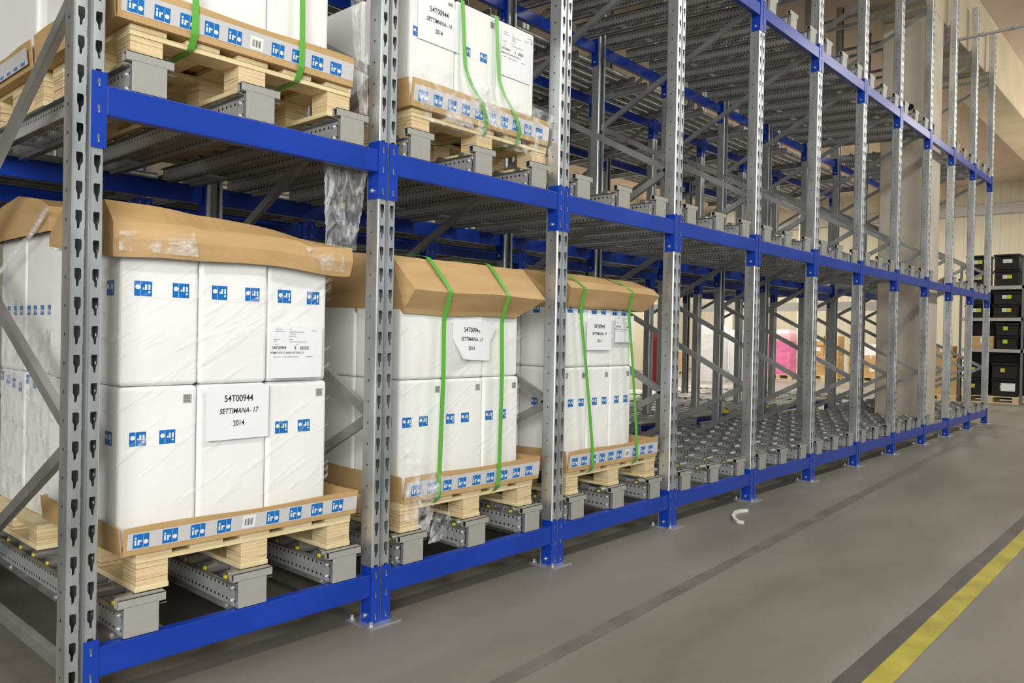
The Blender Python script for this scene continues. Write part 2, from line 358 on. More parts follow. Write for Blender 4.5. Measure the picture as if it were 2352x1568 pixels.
b.box(-.083, .088, -.002, .003, .110, .1425, 'cap_grey'); b.box(-.074, -.070, .003, .030, .111, .138, 'black_plastic'); b.box(-.083, .088, -.002, .034, .138, .1425, 'cap_grey')  # the black plug paints the shaded inside of the open tube, not a plastic part
b.box(-.083, .088, .030, .034, .108, .1385, 'cap_grey'); b.box(-.083, .088, .003, .030, .108, .111, 'cap_grey')
b.box(-.0845, -.058, .012, .016, .093, .0975, 'galv_dark'); b.box(.058, .098, .012, .016, .093, .0975, 'galv_dark')
ME_CAP = b.mesh('end_stop')
b = MB(); b.cyl((-.050, 0, 0), (.050, 0, 0), .026, 'roller', 16); ME_RO = b.mesh('roller'); b = MB(); b.cyl((-.0562, 0, 0), (-.05, 0, 0), .009, 'yellow_plastic', 8); ME_AX = b.mesh('axle_cap')
SL = {1: 0.0, 2: 0.0, 3: .05}
POSN = ['left', 'middle', 'right']
for lv in (1, 2, 3):
    for k in range(NB):
        for i, dx in enumerate((.205, .645, 1.095)):
            if k == 8 and i > 0: continue      # the pillar stands here
            zb = BT[lv]+.001
            t = thing('roller_rail', 'perforated roller rail with grey end stop, %s of three in the %s bay, %s level' % (POSN[i], ORD[k], LVN[lv]), 'roller rail', (XJ[k]+dx, .02, zb), 'roller rails behind the front beams', (SL[lv], 0, 0))
            link('channel', ME_CH, t); link('end_stop', ME_CAP, t, (0, -.012, 0), bevel=.0015)
            step = .175
            n = int(1.6/step)
            for j in range(n):
                ro = link('roller', ME_RO, t, (0, .11+j*step, .099))
                if lv == 1 and k < 4: link('axle_cap', ME_AX, ro)
# ---------------------------------------------------------------- full-width roller beds behind
Y2a, Y2b = 2.02, 5.25
b = MB()
for s in (0, 1):
    pass
def siderail():
    b = MB(); b.box(-.002, .002, 0, Y2b-Y2a, 0, .095, 'galv_holes'); b.box(-.02, .0, 0, Y2b-Y2a, 0, .003, 'galv'); b.box(-.02, .0, 0, Y2b-Y2a, .093, .096, 'galv'); return b.mesh('side_rail')
ME_SR = siderail()
b = MB(); b.cyl((-.505, 0, 0), (.505, 0, 0), .034, 'roller', 14); ME_RW = b.mesh('wide_roller')
b = MB(); b.box(-.05, .05, -.03, .03, 0, .035, 'yellow_plastic'); b.box(-.05, -.02, -.03, .03, .035, .05, 'yellow_plastic'); ME_YS = b.mesh('stop_block')
for lv in (1, 2, 3):
    for k in range(NB):
        zb = BT[lv]+.022
        t = thing('roller_bed', 'bed of wide steel rollers in the rear of the %s bay, %s level' % (ORD[k], LVN[lv]), 'roller bed', (XJ[k]+.65, Y2a, zb), 'wide roller beds in the rear block')
        link('side_rail', ME_SR, t, (-.52, 0, 0)); link('side_rail', ME_SR, t, (.52, 0, 0)); 
        for j in range(23): link('wide_roller', ME_RW, t, (0, .1+j*.14, .085))
        if lv == 1: tag(link('stop_block', ME_YS, t, (.30, .03, .1)), 'yellow plastic stop block')
# ---------------------------------------------------------------- printed things
def logo(b, fn, s, w=1.0, flip=False, hgt=.86, bg=True):
    """blue square with a white divider and three white letters; fn(u,v)->point, u along, v up, size s"""
    def q(u0, v0, u1, v1, mt, e):
        if flip: u0, u1, v0, v1 = 1-u1, 1-u0, 1-v1, 1-v0
        b.quad(fn(u0*s*w, v0*s*hgt, e), fn(u1*s*w, v0*s*hgt, e), fn(u1*s*w, v1*s*hgt, e), fn(u0*s*w, v1*s*hgt, e), mt)
    def d(u, v, ru, rv, e):
        if flip: u, v = 1-u, 1-v
        b.add([fn((u+ru*math.cos(t*math.pi/6))*s*w, (v+rv*math.sin(t*math.pi/6))*s*hgt, e) for t in range(12)], [list(range(12))], 'logo_white')
    q(0, 0, 1, 1, 'logo_blue', 0); q(.632, 0, .648, 1, 'logo_white', 1)
    q(.10, .22, .21, .58, 'logo_white', 1); d(.155, .72, .065, .075, 1)
    q(.29, .22, .40, .58, 'logo_white', 1); d(.475, .50, .065, .075, 1); q(.40, .43, .45, .57, 'logo_white', 1); d(.80, .40, .145, .165, 1)
def barcode(b, fn, u0, u1, v0, v1, n=9, mt='ink'):
    for k in range(n):
        a = u0+(u1-u0)*k/n; wd = (u1-u0)/n*(.35 if k % 3 else .62)
        b.quad(fn(a, v0, 1), fn(a+wd, v0, 1), fn(a+wd, v1, 1), fn(a, v1, 1), mt)
def text_mesh(s, size, shear=0, xs=1.0):
    c = bpy.data.curves.new('printed_text', 'FONT'); c.body = s; c.size = size; c.align_x = 'CENTER'; c.shear = shear; c.fill_mode = 'BOTH'; c.offset = size*.008
    o = bpy.data.objects.new('tmp', c); COL.objects.link(o); dg = bpy.context.evaluated_depsgraph_get(); dg.update()
    me = bpy.data.meshes.new_from_object(o.evaluated_get(dg)); bpy.data.objects.remove(o); me.materials.clear(); me.materials.append(MAT['ink'])
    for v in me.vertices: v.co.x *= xs
    me.name = 'printed_text'; return me
TXT = {}
def text(s, size, parent, loc, shear=0, xs=.82, name='printed_text'):
    k = (s, size, shear)
    if k not in TXT: TXT[k] = text_mesh(s, size, shear, xs)
    return link(name, TXT[k], parent, loc, rot=(math.pi/2, 0, 0))
def sheet(x, y, z, w_, h_, week, label, curl=None, rot=0):
    t = thing('paper_sheet', label, 'paper sheet', (x, y, z), None, (0, rot, 0))
    b = MB(); n = 8; vs = []; fs = []
    for i in range(n+1):
        for j in range(n+1):
            u, v = i/n, j/n; yy = -.0015
            if curl:
                d1 = max(0, (u-.68)+(v-.68)-.12); d2 = max(0, (.32-u)+(.30-v)-.1); yy -= d1*.06+d2*.10
                uu = u+(.15*d1) + .22*d2; vv = v-.18*d1+.05*d2
            else: uu, vv = u, v
            vs.append((uu*w_-w_/2, yy, vv*h_-h_/2))
    for i in range(n):
        for j in range(n): a = i*(n+1)+j; fs.append((a, a+n+1, a+n+2, a+1))
    b.add(vs, fs, 'paper', True); b.build('paper', t)
    s = h_/.21
    text('54T00944', .036*s, t, (0, -.003, .042*s)); text('SETTIMANA- %s' % week, .0285*s, t, (0, -.003, -.004*s), .25); text('2014', .029*s, t, (0, -.003, -.052*s))
    return t
def docsheet(x, y, z, w_, h_, label):
    t = thing('shipping_label', label, 'shipping label', (x, y, z))
    b = MB(); b.box(-w_/2, w_/2, -.0015, 0, -h_/2, h_/2, 'paper'); b.build('paper', t)
    p = MB(); fn = lambda u, v, e: (u*w_-w_/2, -.0022-.0002*e, v*h_-h_/2)
    rnd = random.Random(4)
    for (u, v, l) in ((.08, .93, .12), (.07, .885, .18), (.33, .88, .30), (.35, .93, .04), (.78, .91, .13), (.34, .80, .14), (.36, .84, .1), (.06, .70, .06), (.24, .70, .02), (.34, .69, .36), (.05, .645, .09), (.47, .64, .04), (.04, .40, .14), (.22, .40, .31), (.68, .40, .13), (.33, .735, .08), (.05, .735, .12)):
        a = u
        while a < u+l:
            ww = rnd.uniform(.010, .028); p.quad(fn(a, v, 0), fn(min(a+ww, u+l), v, 0), fn(min(a+ww, u+l), v+.014, 0), fn(a, v+.014, 0), 'ink_grey'); a += ww+.008
    barcode(p, fn, .56, .74, .545, .61, 12)
    p.build('print', t)
    text('54T00944', .019*w_/.26, t, (-.5*w_+.15*w_, -.0025, h_*.055), 0, .9); text('8', .019*w_/.26, t, (-.04*w_, -.0025, h_*.055), 0, .9)
    text('PREMONTATO BASE LISTONE G.2', .0125*w_/.26, t, (-.19*w_, -.0025, -h_*.03), 0, .9)
    return t
# ---------------------------------------------------------------- pallets
def pallet(x0, x1, y0, y1, z0, label, h=.148, group='wooden pallets with goods on the rack', slats=5):
    t = thing('wooden_pallet', label, 'pallet', ((x0+x1)/2, y0, z0), group); W = x1-x0; D = y1-y0
    bw = .125; tb = .02; zb = h-2*tb-tb
    for i, fx in enumerate((0, .5, 1)):
        xc = -W/2+bw/2+fx*(W-bw)
        link('bottom_board', boxm('bottom_board', xc-bw/2, xc+bw/2, 0, D, 0, tb, 'wood'), t, bevel=.002)
        for fy in (0, .5, 1):
            yc = bw/2+fy*(D-bw)
            link('block', boxm('block', xc-bw/2+.003, xc+bw/2-.002, yc-bw/2+.004, yc+bw/2, tb, h-2*tb, 'ply'), t, bevel=.0015)
    for fy in (0, .5, 1):
        yc = bw/2+fy*(D-bw); link('stringer_board', boxm('stringer_board', -W/2, W/2, yc-bw/2, yc+bw/2, h-2*tb, h-tb, 'wood'), t, bevel=.002)
    for i in range(slats):
        sw = .135; xc = -W/2+sw/2+i/(slats-1)*(W-sw)
        link('deck_board', boxm('deck_board', xc-sw/2, xc+sw/2, -.002, D, h-tb, h, 'wood'), t, bevel=.002)
    return t
def tray(x0, x1, y0, y1, z0, h, label, lean=.012, start=.02, n=9, skip=4, torn=False):
    t = thing('cardboard_tray', label, 'cardboard tray', (x0, y0, z0), 'cardboard trays under the foam boxes'); W = x1-x0; D = y1-y0; th = .005
    b = MB()
    b.box(0, W, 0, D, 0, .004, 'card')
    def wall(p, q, nx, ny, drop=0):
        vs = []; m_ = 10
        for i in range(m_+1):
            f = i/m_; x = p[0]+(q[0]-p[0])*f; y = p[1]+(q[1]-p[1])*f
            wv_ = .004*math.sin(f*9+p[0]*3)
            for (zz, o) in ((0, 0), (h+wv_, lean)):
                for e in (0, th): vs.append((x+nx*(o+e), y+ny*(o+e), zz))
        fs = []
        for i in range(m_):
            a = i*4; c_ = a+4
            fs += [(a+1, c_+1, c_+3, a+3), (a, a+2, c_+2, c_), (a+2, a+3, c_+3, c_+2), (a, c_, c_+1, a+1)]
        fs += [(0, 1, 3, 2), (m_*4, m_*4+2, m_*4+3, m_*4+1)]
        b.add(vs, fs, 'card')
    wall((0, 0), (W, 0), 0, -1); wall((W, D), (0, D), 0, 1); wall((0, D), (0, 0), -1, 0); wall((W, 0), (W, D), 1, 0)
    b.build('tray_body', t)
    p = MB(); s = .062
    def fn0(u, v, e):
        z = v+h*.20; return (u, -th-lean*z/h-.0016-.0004*e, z)
    p.quad(*(fn0(u, v, -1) for u, v in ((.012, 0), (W, 0), (W, h*.6), (.012, h*.6))), 'tape_grey')
    pit = (W-.06)/n
    for k in range(n):
        u0 = start+k*pit+.012
        if k == skip:
            f2 = lambda u, v, e: fn0(u0+u, v+.002, e)
            p.quad(f2(0, .004, 0), f2(.058, .004, 0), f2(.058, .056, 0), f2(0, .056, 0), 'logo_white'); barcode(p, f2, .010, .050, .014, .042, 8, 'ink')
        else: logo(p, lambda u, v, e: fn0(u0+u, v+.004, e), s, .95)
    p.build('printed_tape', t)
    return t
ME_FB = {}
def foam(x, y, z, W, D, H, label, tape=None, sticker=True, side=False, group='white foam boxes stacked on the pallets'):
    t = thing('foam_box', label, 'foam box', (x, y, z), group)
    key = (round(W, 3), round(D, 3), round(H, 3))
    if key not in ME_FB: ME_FB[key] = boxm('box_body', 0.002, W-.002, 0, D-.003, 0, H-.002, 'foam')
    link('box_body', ME_FB[key], t, bevel=.018, seg=4)
    if tape is not None:
        p = MB(); zc, off, pit, s = tape
        p.quad((.02, -.0006, zc-.036), (W-.02, -.0006, zc-.036), (W-.02, -.0006, zc+.034), (.02, -.0006, zc+.034), 'foam')
        u = off
        while u+s < W-.012:
            if u > .008: logo(p, lambda a, c_, e: (u+a, -.0012-.0004*e, zc-.03+c_), s, 1, True)
            u += pit
        if side:
            for yy in (.06, .20, .33):
                if yy+s < D: logo(p, lambda a, c_, e: (-.0012-.0004*e+.002, yy+s-a, zc-.03+c_), s, 1, True)
        p.build('printed_tape', t)
    if sticker:
        p = MB(); f2 = lambda u, v, e: (W-.062+u, -.001-.0004*e, H-.072+v)
        p.quad(f2(0, 0, 0), f2(.035, .0, 0), f2(.035, .035, 0), f2(0, .035, 0), 'sticker')
        for k in range(3): barcode(p, lambda u, v, e: f2(u, v, e), .006, .029, .005+k*.010, .012+k*.010, 7)
        p.build('sticker', t)
    return t
def lid(prof, label, wob_=.006, bul=None, nx=26, group='cardboard lids over the loads'):
    """prof: list of (y, z, xmin, xmax) from front hem over the top to the rear hem"""
    b = MB(); vs = []; n = len(prof)
    for j, (y, z, xa, xb) in enumerate(prof):
        for i in range(nx+1):
            f = i/nx; x = xa+(xb-xa)*f; dz = 0; dy = 0
            nn = noise.noise(Vector((x*3.1, y*2.5, z*4)))
            dz = wob_*nn*2; dy = wob_*noise.noise(Vector((x*4+9, y*3, z*7)))*2
            if bul: dz += bul(f, j)
            vs.append((x, y+dy, z+dz))
    fs = []
    for j in range(n-1):
        for i in range(nx): a = j*(nx+1)+i; fs.append((a, a+1, a+nx+2, a+nx+1))
    b.add(vs, fs, 'card', False)
    # closed ends
    for i in (0, nx):
        ring = [vs[j*(nx+1)+i] for j in range(n)]
        b.add(ring, [list(range(n)) if i == 0 else list(range(n))[::-1]], 'card')
    return b.build('cardboard_cover'), vs, nx
def ribbon(name, pts, wd, mt, label, cat, group=None, axis=(1, 0, 0)):
    b = MB(); a = Vector(axis)*wd/2; vs = []
    for p in pts: p = Vector(p); vs += [p-a, p+a]
    fs = [(2*i, 2*i+1, 2*i+3, 2*i+2) for i in range(len(pts)-1)]
    b.add(vs, fs, mt, False); o = b.build(name); s = o.modifiers.new('thickness', 'SOLIDIFY'); s.thickness = .0012; s.offset = 0
    return tag(o, label, cat, group)
def smooth_pts(pts, n=6, tension=.35):
    out = []
    for i in range(len(pts)-1):
        p0 = Vector(pts[max(i-1, 0)]); p1 = Vector(pts[i]); p2 = Vector(pts[i+1]); p3 = Vector(pts[min(i+2, len(pts)-1)])
        for k in range(n):
            t = k/n; l = (p2-p1).length; m1 = (p2-p0).normalized()*l*tension if i > 0 else (p2-p1)*tension; m2 = (p3-p1).normalized()*l*tension if i < len(pts)-2 else (p2-p1)*tension
            out.append((2*t**3-3*t*t+1)*p1+(t**3-2*t*t+t)*m1+(-2*t**3+3*t*t)*p2+(t**3-t*t)*m2)
    out.append(Vector(pts[-1])); return out
def sheetfilm(name, P00, P10, P11, P01, mt, label, nx=26, ny=26, amp=.02, seed=0, fold=12, axis=(0, -1, 0), group=None, cat='plastic film'):
    """crumpled plastic film hung between four corner points"""
    b = MB(); A, B_, C_, D_ = map(Vector, (P00, P10, P11, P01)); ax = Vector(axis); vs = []
    for j in range(ny+1):
        v = j/ny
        for i in range(nx+1):
            u = i/nx; p = (A*(1-u)+B_*u)*(1-v)+(D_*(1-u)+C_*u)*v
            q = noise.noise(Vector((u*fold, v*fold*.25, seed)))*.7+noise.noise(Vector((u*fold*2, v*fold*2, seed+5)))*.5
            vs.append(p+ax*(amp*q))
    b.add(vs, [(j*(nx+1)+i, j*(nx+1)+i+1, (j+1)*(nx+1)+i+1, (j+1)*(nx+1)+i) for j in range(ny) for i in range(nx)], mt, True)
    return tag(b.build(name), label, cat, group)
# ---------------------------------------------------------------- loads
CN = ['left', 'centre', 'right']; DN = ['front', 'back']; HN = ['bottom', 'top']
def boxes(x0, x1, y0, z0, H, nm, tapes, D=.375, layers=2, rows=2, top_stick=False, Ht=None, dxt=0):
    W = (x1-x0)/3
    for l in range(layers):
        for rw in range(rows):
            for c_ in range(3):
                h = H if l == 0 or Ht is None else Ht
                z = z0+l*H
                lab = 'white foam box, %s %s of the %s layer, %s' % (DN[rw], CN[c_], HN[l], nm)
                foam(x0+c_*W+(dxt if l else 0), y0+rw*D+(.012 if l and c_ == 2 else 0), z, W, D, h, lab, tapes[l] if rw == 0 else None, sticker=(l == 0 and rw == 0), side=(c_ == 0))
ZP = BT[1]+.001+.125+.001      # top of the rollers
# bay 1, lowest level
PH = .148
pallet(.205, 1.175, .10, .90, ZP, 'wooden pallet under the near load on the lowest level of the first bay')
tray(.150, 1.190, .085, .915, ZP+PH+.001, .104, 'cardboard tray with printed tape under the lowest load of the first bay')
zb = ZP+PH+.007
boxes(.150, 1.064, .140, zb, 1.130-zb, 'lowest load of the first bay', [(.935-zb, .04, .112, .062), (.37, .05, .145, .066)], Ht=.55)
pr = [(.098, 1.615, .110, 1.150), (.085, 1.68, .105, 1.155), (.088, 1.740, .105, 1.150), (.20, 1.775, .115, 1.135), (.40, 1.80, .12, 1.11), (.62, 1.80, .12, 1.11), (.74, 1.77, .14, 1.12), (.895, 1.74, .15, 1.15), (.895, 1.69, .15, 1.15)]
def bul(f, j):
    if j < 3: return .018*math.sin(f*5)*.4 + (.014*math.exp(-((f-.35)/.05)**2)*-1 if j == 2 else 0) - (.016*math.exp(-((f-.8)/.05)**2) if j == 2 else 0)
    if j > 6: return 0
    return (.045-.075*f**1.5) + .012*abs(math.sin(f*6.5+1))
o, _, _ = lid(pr, '', bul=bul, wob_=.008)
tag(o, 'crumpled brown cardboard lid over the lowest load of the first bay', 'cardboard cover', 'cardboard lids over the loads')
sheet(.620, .124, 1.012, .275, .222, '17', 'white paper sheet reading SETTIMANA- 17 on the lowest load of the first bay')
docsheet(.893, .126, 1.258, .255, .225, 'printed shipping label on the upper right foam box of the first bay')
# second load behind it
pallet(.14, 1.11, .965, 1.765, ZP, 'wooden pallet behind the near load on the lowest level of the first bay', h=.112)
z2 = ZP+.113; W = .307
for l in range(2):
    for rw in range(2):
        for c_ in range(3):
            t = foam(.20+c_*W, .985+rw*.39, z2+l*.655, W, .385, .655, 'white foam box, %s %s of the %s layer, second load of the first bay' % (DN[rw], CN[c_], HN[l]), None, False)
            if c_ == 0:
                p = MB()
                for yy in (.03, .125, .22, .31): logo(p, lambda a, c2, e: (-.0008-.0004*e+.002, yy+.055-a, (.27 if l else .55)+c2+yy*(.15 if not l else 0)), .052, .9, not l)
                p.build('printed_tape', t)
pr = [(.955, 1.765, .165, 1.17), (.95, 1.885, .165, 1.17), (1.1, 1.93, .17, 1.16), (1.4, 1.96, .17, 1.16), (1.65, 1.93, .17, 1.16), (1.80, 1.885, .165, 1.17), (1.80, 1.765, .165, 1.17)]
o, _, _ = lid(pr, '', wob_=.010)
tag(o, 'plain brown cardboard lid over the second load of the first bay', 'cardboard cover', 'cardboard lids over the loads')
# bay 2, lowest level
pallet(1.475, 2.475, .10, .90, ZP, 'wooden pallet under the load on the lowest level of the second bay')
tray(1.478, 2.505, .085, .915, ZP+PH+.001, .128, 'torn cardboard tray with printed tape on the lowest level of the second bay', skip=-1, n=9, start=.03)
boxes(1.490, 2.385, .140, zb, 1.115-zb, 'lowest load of the second bay', [(.905-zb, .02, .110, .060), None], Ht=.53)
pr = [(.128, 1.445, 1.50, 2.33), (.115, 1.47, 1.49, 2.37), (.045, 1.562, 1.50, 2.50), (.16, 1.735, 1.435, 2.42), (.5, 1.765, 1.44, 2.42), (.85, 1.735, 1.435, 2.42), (.965, 1.56, 1.50, 2.50), (.915, 1.45, 1.50, 2.36)]
o, _, _ = lid(pr, '', wob_=.004)
tag(o, 'brown cardboard lid with folded ridge and two green straps, second bay', 'cardboard cover', 'cardboard lids over the loads')
sheet(1.975, .126, 1.318, .285, .215, '17', 'curling paper sheet reading SETTIMANA- 17 on the load of the second bay', curl=True, rot=.03)
def strapline(xt, xr, xb, ridge_y, ridge_z, top_z, label, mid=.112):
    pts = [(xt-.02, .55, top_z+.04), (xt-.01, .35, top_z+.030), (xt, .155, top_z+.006), (xr, ridge_y-.004, ridge_z+.01), (xr-.002, ridge_y+.008, ridge_z-.035), (xr-.004, .085, ridge_z-.14), (xr+(xb-xr)*.35, .072, 1.15), (xr+(xb-xr)*.9, .064, .67), (xb, .066, .52), (xb, .094, .488), (xb, .12, .468), (xb, .3, .466)]
    return ribbon('packing_strap', smooth_pts(pts), .030, 'strap', label, 'packing strap', 'green straps around the loads')
strapline(1.675, 1.735, 1.695, .045, 1.558, 1.735, 'left green packing strap around the lowest load of the second bay')
strapline(2.125, 2.175, 2.145, .045, 1.558, 1.735, 'right green packing strap around the lowest load of the second bay')
# bay 3, lowest level
pallet(2.80, 3.83, .10, .90, ZP, 'wooden pallet under the load on the lowest level of the third bay')
tray(2.785, 3.815, .085, .915, ZP+PH+.001, .128, 'cardboard tray with a barcode on its tape, lowest level of the third bay', n=10, skip=6)
boxes(2.800, 3.560, .140, zb, 1.155-zb, 'lowest load of the third bay', [(.935-zb, .05, .110, .056), (.372, .03, .105, .056)], Ht=.50)
pr = [(.118, 1.530, 2.80, 3.66), (.108, 1.545, 2.79, 3.71), (.060, 1.645, 2.76, 3.78), (.10, 1.69, 2.75, 3.76), (.22, 1.745, 2.76, 3.66), (.5, 1.785, 2.78, 3.58), (.85, 1.74, 2.76, 3.66), (.95, 1.64, 2.76, 3.78), (.915, 1.53, 2.80, 3.70)]
o, _, _ = lid(pr, '', wob_=.004)
tag(o, 'brown cardboard lid with a pointed right end, third bay', 'cardboard cover', 'cardboard lids over the loads')
sheet(3.150, .125, 1.365, .27, .205, '19', 'white paper sheet reading SETTIMANA- 19 on the lowest load of the third bay')
docsheet(3.445, .125, 1.405, .22, .18, 'printed shipping label under the lid of the third bay load')
text('0', .05, tag(boxm_obj := MB().build('pen_mark', None, (2.835, .1385, 1.085)), 'handwritten round zero on the left foam box of the third bay', 'pen mark'), (0, 0, 0))
strapline(2.82, 2.90, 3.025, .060, 1.640, 1.735, 'left green packing strap around the load of the third bay')
strapline(3.36, 3.44, 3.535, .060, 1.640, 1.725, 'right green packing strap around the load of the third bay')
# middle level, bay 1
Z2 = BT[2]+.001+.125+.001
pallet(.155, 1.135, .10, .90, Z2, 'wooden pallet under the load on the middle level of the first bay')
tray(.100, 1.125, .080, .915, Z2+PH+.001, .125, 'cardboard tray with a barcode label, middle level of the first bay', n=10, skip=5)
zu = Z2+PH+.007
for c_ in range(3):
    for rw in range(2):
        foam(.115+c_*.303, .115+rw*.385, zu, .303, .375, .60, 'white foam box, %s %s of the middle level load, first bay' % (DN[rw], CN[c_]), None, False)
for x, nm in ((.38, 'left'), (.85, 'right')):
    ribbon('packing_strap', smooth_pts([(x, .095, 3.05), (x, .066, 2.85), (x, .058, 2.60), (x, .062, 2.48), (x, .094, Z2+PH-.036), (x, .13, Z2+PH-.044), (x, .5, Z2+PH-.046)]), .027, 'strap', '%s green packing strap on the middle level load of the first bay' % nm, 'packing strap', 'green straps around the loads')
# second load behind it on the same level
pallet(.14, 1.11, .965, 1.70, Z2, 'wooden pallet behind the front one on the middle level of the first bay')
t = tray(.10, 1.16, .96, 1.71, Z2+PH+.001, .12, 'cardboard tray on the rear pallet, middle level of the first bay')
p = MB()
p.quad((-.0165, .02, .02), (-.0165, .73, .02), (-.026, .73, .09), (-.026, .02, .09), 'tape_grey')
for k in range(7): logo(p, lambda a, c2, e: (-.0185-.0004*e-(c2/.1)*.006, .06+k*.098+.055-a, .026+c2), .052, 1)
p.build('side_tape', t)
for c_ in range(3): foam(.115+c_*.33, .985, zu, .33, .70, .60, 'white foam box, %s one of the rear load, middle level, first bay' % CN[c_], None, False)
# middle level, bay 2
pallet(1.50, 2.545, .10, .90, Z2, 'film-wrapped wooden pallet on the middle level of the second bay')
tray(1.475, 2.525, .080, .915, Z2+PH+.001, .135, 'film-wrapped cardboard tray on the middle level of the second bay', skip=-1, n=10, start=.03)
for c_ in range(3):
    for rw in range(2):
        foam(1.50+c_*.317, .125+rw*.385, zu, .317, .375, .635-(.0 if c_ else .0), 'white foam box, %s %s of the middle level load, second bay' % (DN[rw], CN[c_]), (.39, .05, .13, .056) if rw == 0 and c_ == 1 else ((.39, .02, .30, .056) if c_ == 0 and rw == 0 else None), rw == 0)
sheet(1.690, .121, 2.935, .285, .225, '19', 'white paper sheet reading SETTIMANA- 19 on the middle level of the second bay')
docsheet(2.285, .121, 2.93, .25, .26, 'printed shipping label on the middle level load of the second bay')
for xt, xb, nm in ((1.84, 1.99, 'left'), (2.10, 2.26, 'right')):
    ribbon('packing_strap', smooth_pts([(xt, .105, 3.1), (xt+.01, .085, 2.75), (xt+.04, .066, 2.66), ((xt+xb)/2+.03, .055, 2.58), (xb, .060, 2.50), (xb+.01, .092, Z2+PH-.036), (xb+.01, .14, Z2+PH-.044), (xb+.01, .5, Z2+PH-.046)]), .027, 'strap', '%s green packing strap on the middle level load of the second bay' % nm, 'packing strap', 'green straps around the loads')
# ---------------------------------------------------------------- plastic film
sheetfilm('stretch_film', (1.01, .10, 1.74), (1.15, .06, 1.72), (1.205, .06, 2.09), (1.00, .10, 2.09), 'film_hang', 'crumpled clear film hanging below the middle level of the first bay', amp=.022, seed=3, fold=10)
sheetfilm('stretch_film', (1.165, .07, 2.335), (1.215, .07, 2.325), (1.16, .06, 3.2), (1.06, .07, 3.2), 'film_hang', 'twisted clear film hanging beside the middle level load of the first bay', amp=.02, seed=8, fold=7)
sheetfilm('stretch_film', (.143, .133, .64), (1.07, .133, .66), (1.07, .133, 1.60), (.143, .133, 1.60), 'film_wrap', 'clear stretch film over the front of the lowest load of the first bay', nx=60, ny=60, amp=.006, seed=11, fold=9)
sheetfilm('stretch_film', (.128, .13, .66), (.128, .90, .66), (.128, .90, 1.58), (.128, .13, 1.58), 'film_wrap', 'clear stretch film over the left side of the lowest load of the first bay', nx=30, ny=40, amp=.012, seed=12, fold=9, axis=(-1, 0, 0))
sheetfilm('stretch_film', (.178, .975, .50), (.178, 1.78, .50), (.178, 1.78, 1.60), (.178, .975, 1.32), 'film', 'wrinkled stretch film over the side of the second load of the first bay', nx=40, ny=40, amp=.018, seed=14, fold=8, axis=(-1, 0, 0))
sheetfilm('stretch_film', (1.487, .134, .68), (2.39, .134, .68), (2.39, .134, 1.43), (1.487, .134, 1.43), 'film_wrap', 'clear stretch film over the front of the lowest load of the second bay', nx=50, ny=40, amp=.005, seed=17, fold=9)
sheetfilm('stretch_film', (1.463, .05, .44), (1.60, .03, .36), (1.72, .05, .62), (1.463, .058, .80), 'film', 'torn clear film bunched at the left corner of the second bay tray', amp=.03, seed=21, fold=7)
sheetfilm('stretch_film', (1.60, .03, .30), (1.80, .06, .30), (1.78, .07, .44), (1.66, .035, .50), 'film', 'loose end of film hanging over the roller rails of the second bay', amp=.02, seed=22, fold=5)
sheetfilm('stretch_film', (2.80, .134, .70), (3.565, .134, .70), (3.565, .134, 1.45), (2.80, .134, 1.45), 'film_wrap', 'clear stretch film over the front of the load of the third bay', nx=40, ny=40, amp=.004, seed=25, fold=8)
sheetfilm('stretch_film', (1.52, .045, 2.40), (2.57, .045, 2.36), (2.56, .055, 2.64), (1.47, .052, 2.74), 'film', 'bunched stretch film around the tray on the middle level of the second bay', nx=60, ny=24, amp=.02, seed=31, fold=12)
sheetfilm('stretch_film', (1.98, .03, 2.47), (2.09, .03, 2.46), (2.10, .08, 2.70), (1.97, .08, 2.70), 'film_hang', 'knotted strand of film on the middle level of the second bay', amp=.03, seed=33, fold=6)
sheetfilm('clear_tape', (.12, .078, 1.63), (.42, .078, 1.63), (.40, .080, 1.72), (.12, .078, 1.70), 'film', 'shiny clear tape on the left of the crumpled lid, first bay', amp=.008, seed=41, fold=6, cat='tape')
sheetfilm('clear_tape', (.93, .078, 1.62), (1.10, .078, 1.62), (1.10, .080, 1.70), (.90, .078, 1.72), 'film', 'shiny clear tape on the right end of the crumpled lid, first bay', amp=.008, seed=42, fold=6, cat='tape')
b = MB(); pts = smooth_pts([(.14, .90, 1.86), (.145, 1.1, 1.77), (.135, 1.35, 1.68), (.14, 1.55, 1.61), (.15, 1.74, 1.55)], 8)
for i in range(len(pts)-1): b.cyl(pts[i], pts[i+1], .010, 'film_hang', 7, True)
tag(b.build('film_rope'), 'rope of twisted clear film strung down from the lid of the second load', 'plastic film')
# ---------------------------------------------------------------- strap offcut on the floor
pts = smooth_pts([(4.778, -.165, .012), (4.72, -.131, .012), (4.635, -.133, .012), (4.498, -.182, .012), (4.415, -.237, .012), (4.369, -.286, .012), (4.372, -.326, .012)], 4)
b = MB()
for i in range(len(pts)-1): b.bar(pts[i], pts[i+1], .022, .022, 'rope')
tag(b.build('strap_offcut'), 'curled grey offcut of strap lying on the aisle floor', 'strap offcut')
# ---------------------------------------------------------------- pipe in the roof
b = MB(); b.cyl((11.86, .149, 5.80), (11.6, -6, 5.76), .022, 'grey_paint', 10)
for y in (-.3, -.7, -1.2, -2.0): b.cyl((11.845+y*.042, y, 5.797), (11.845+y*.042, y+.03, 5.797), .034, 'grey_paint', 10)
tag(b.build('overhead_pipe'), 'thin grey pipe crossing high over the aisle from the concrete pillar', 'pipe')
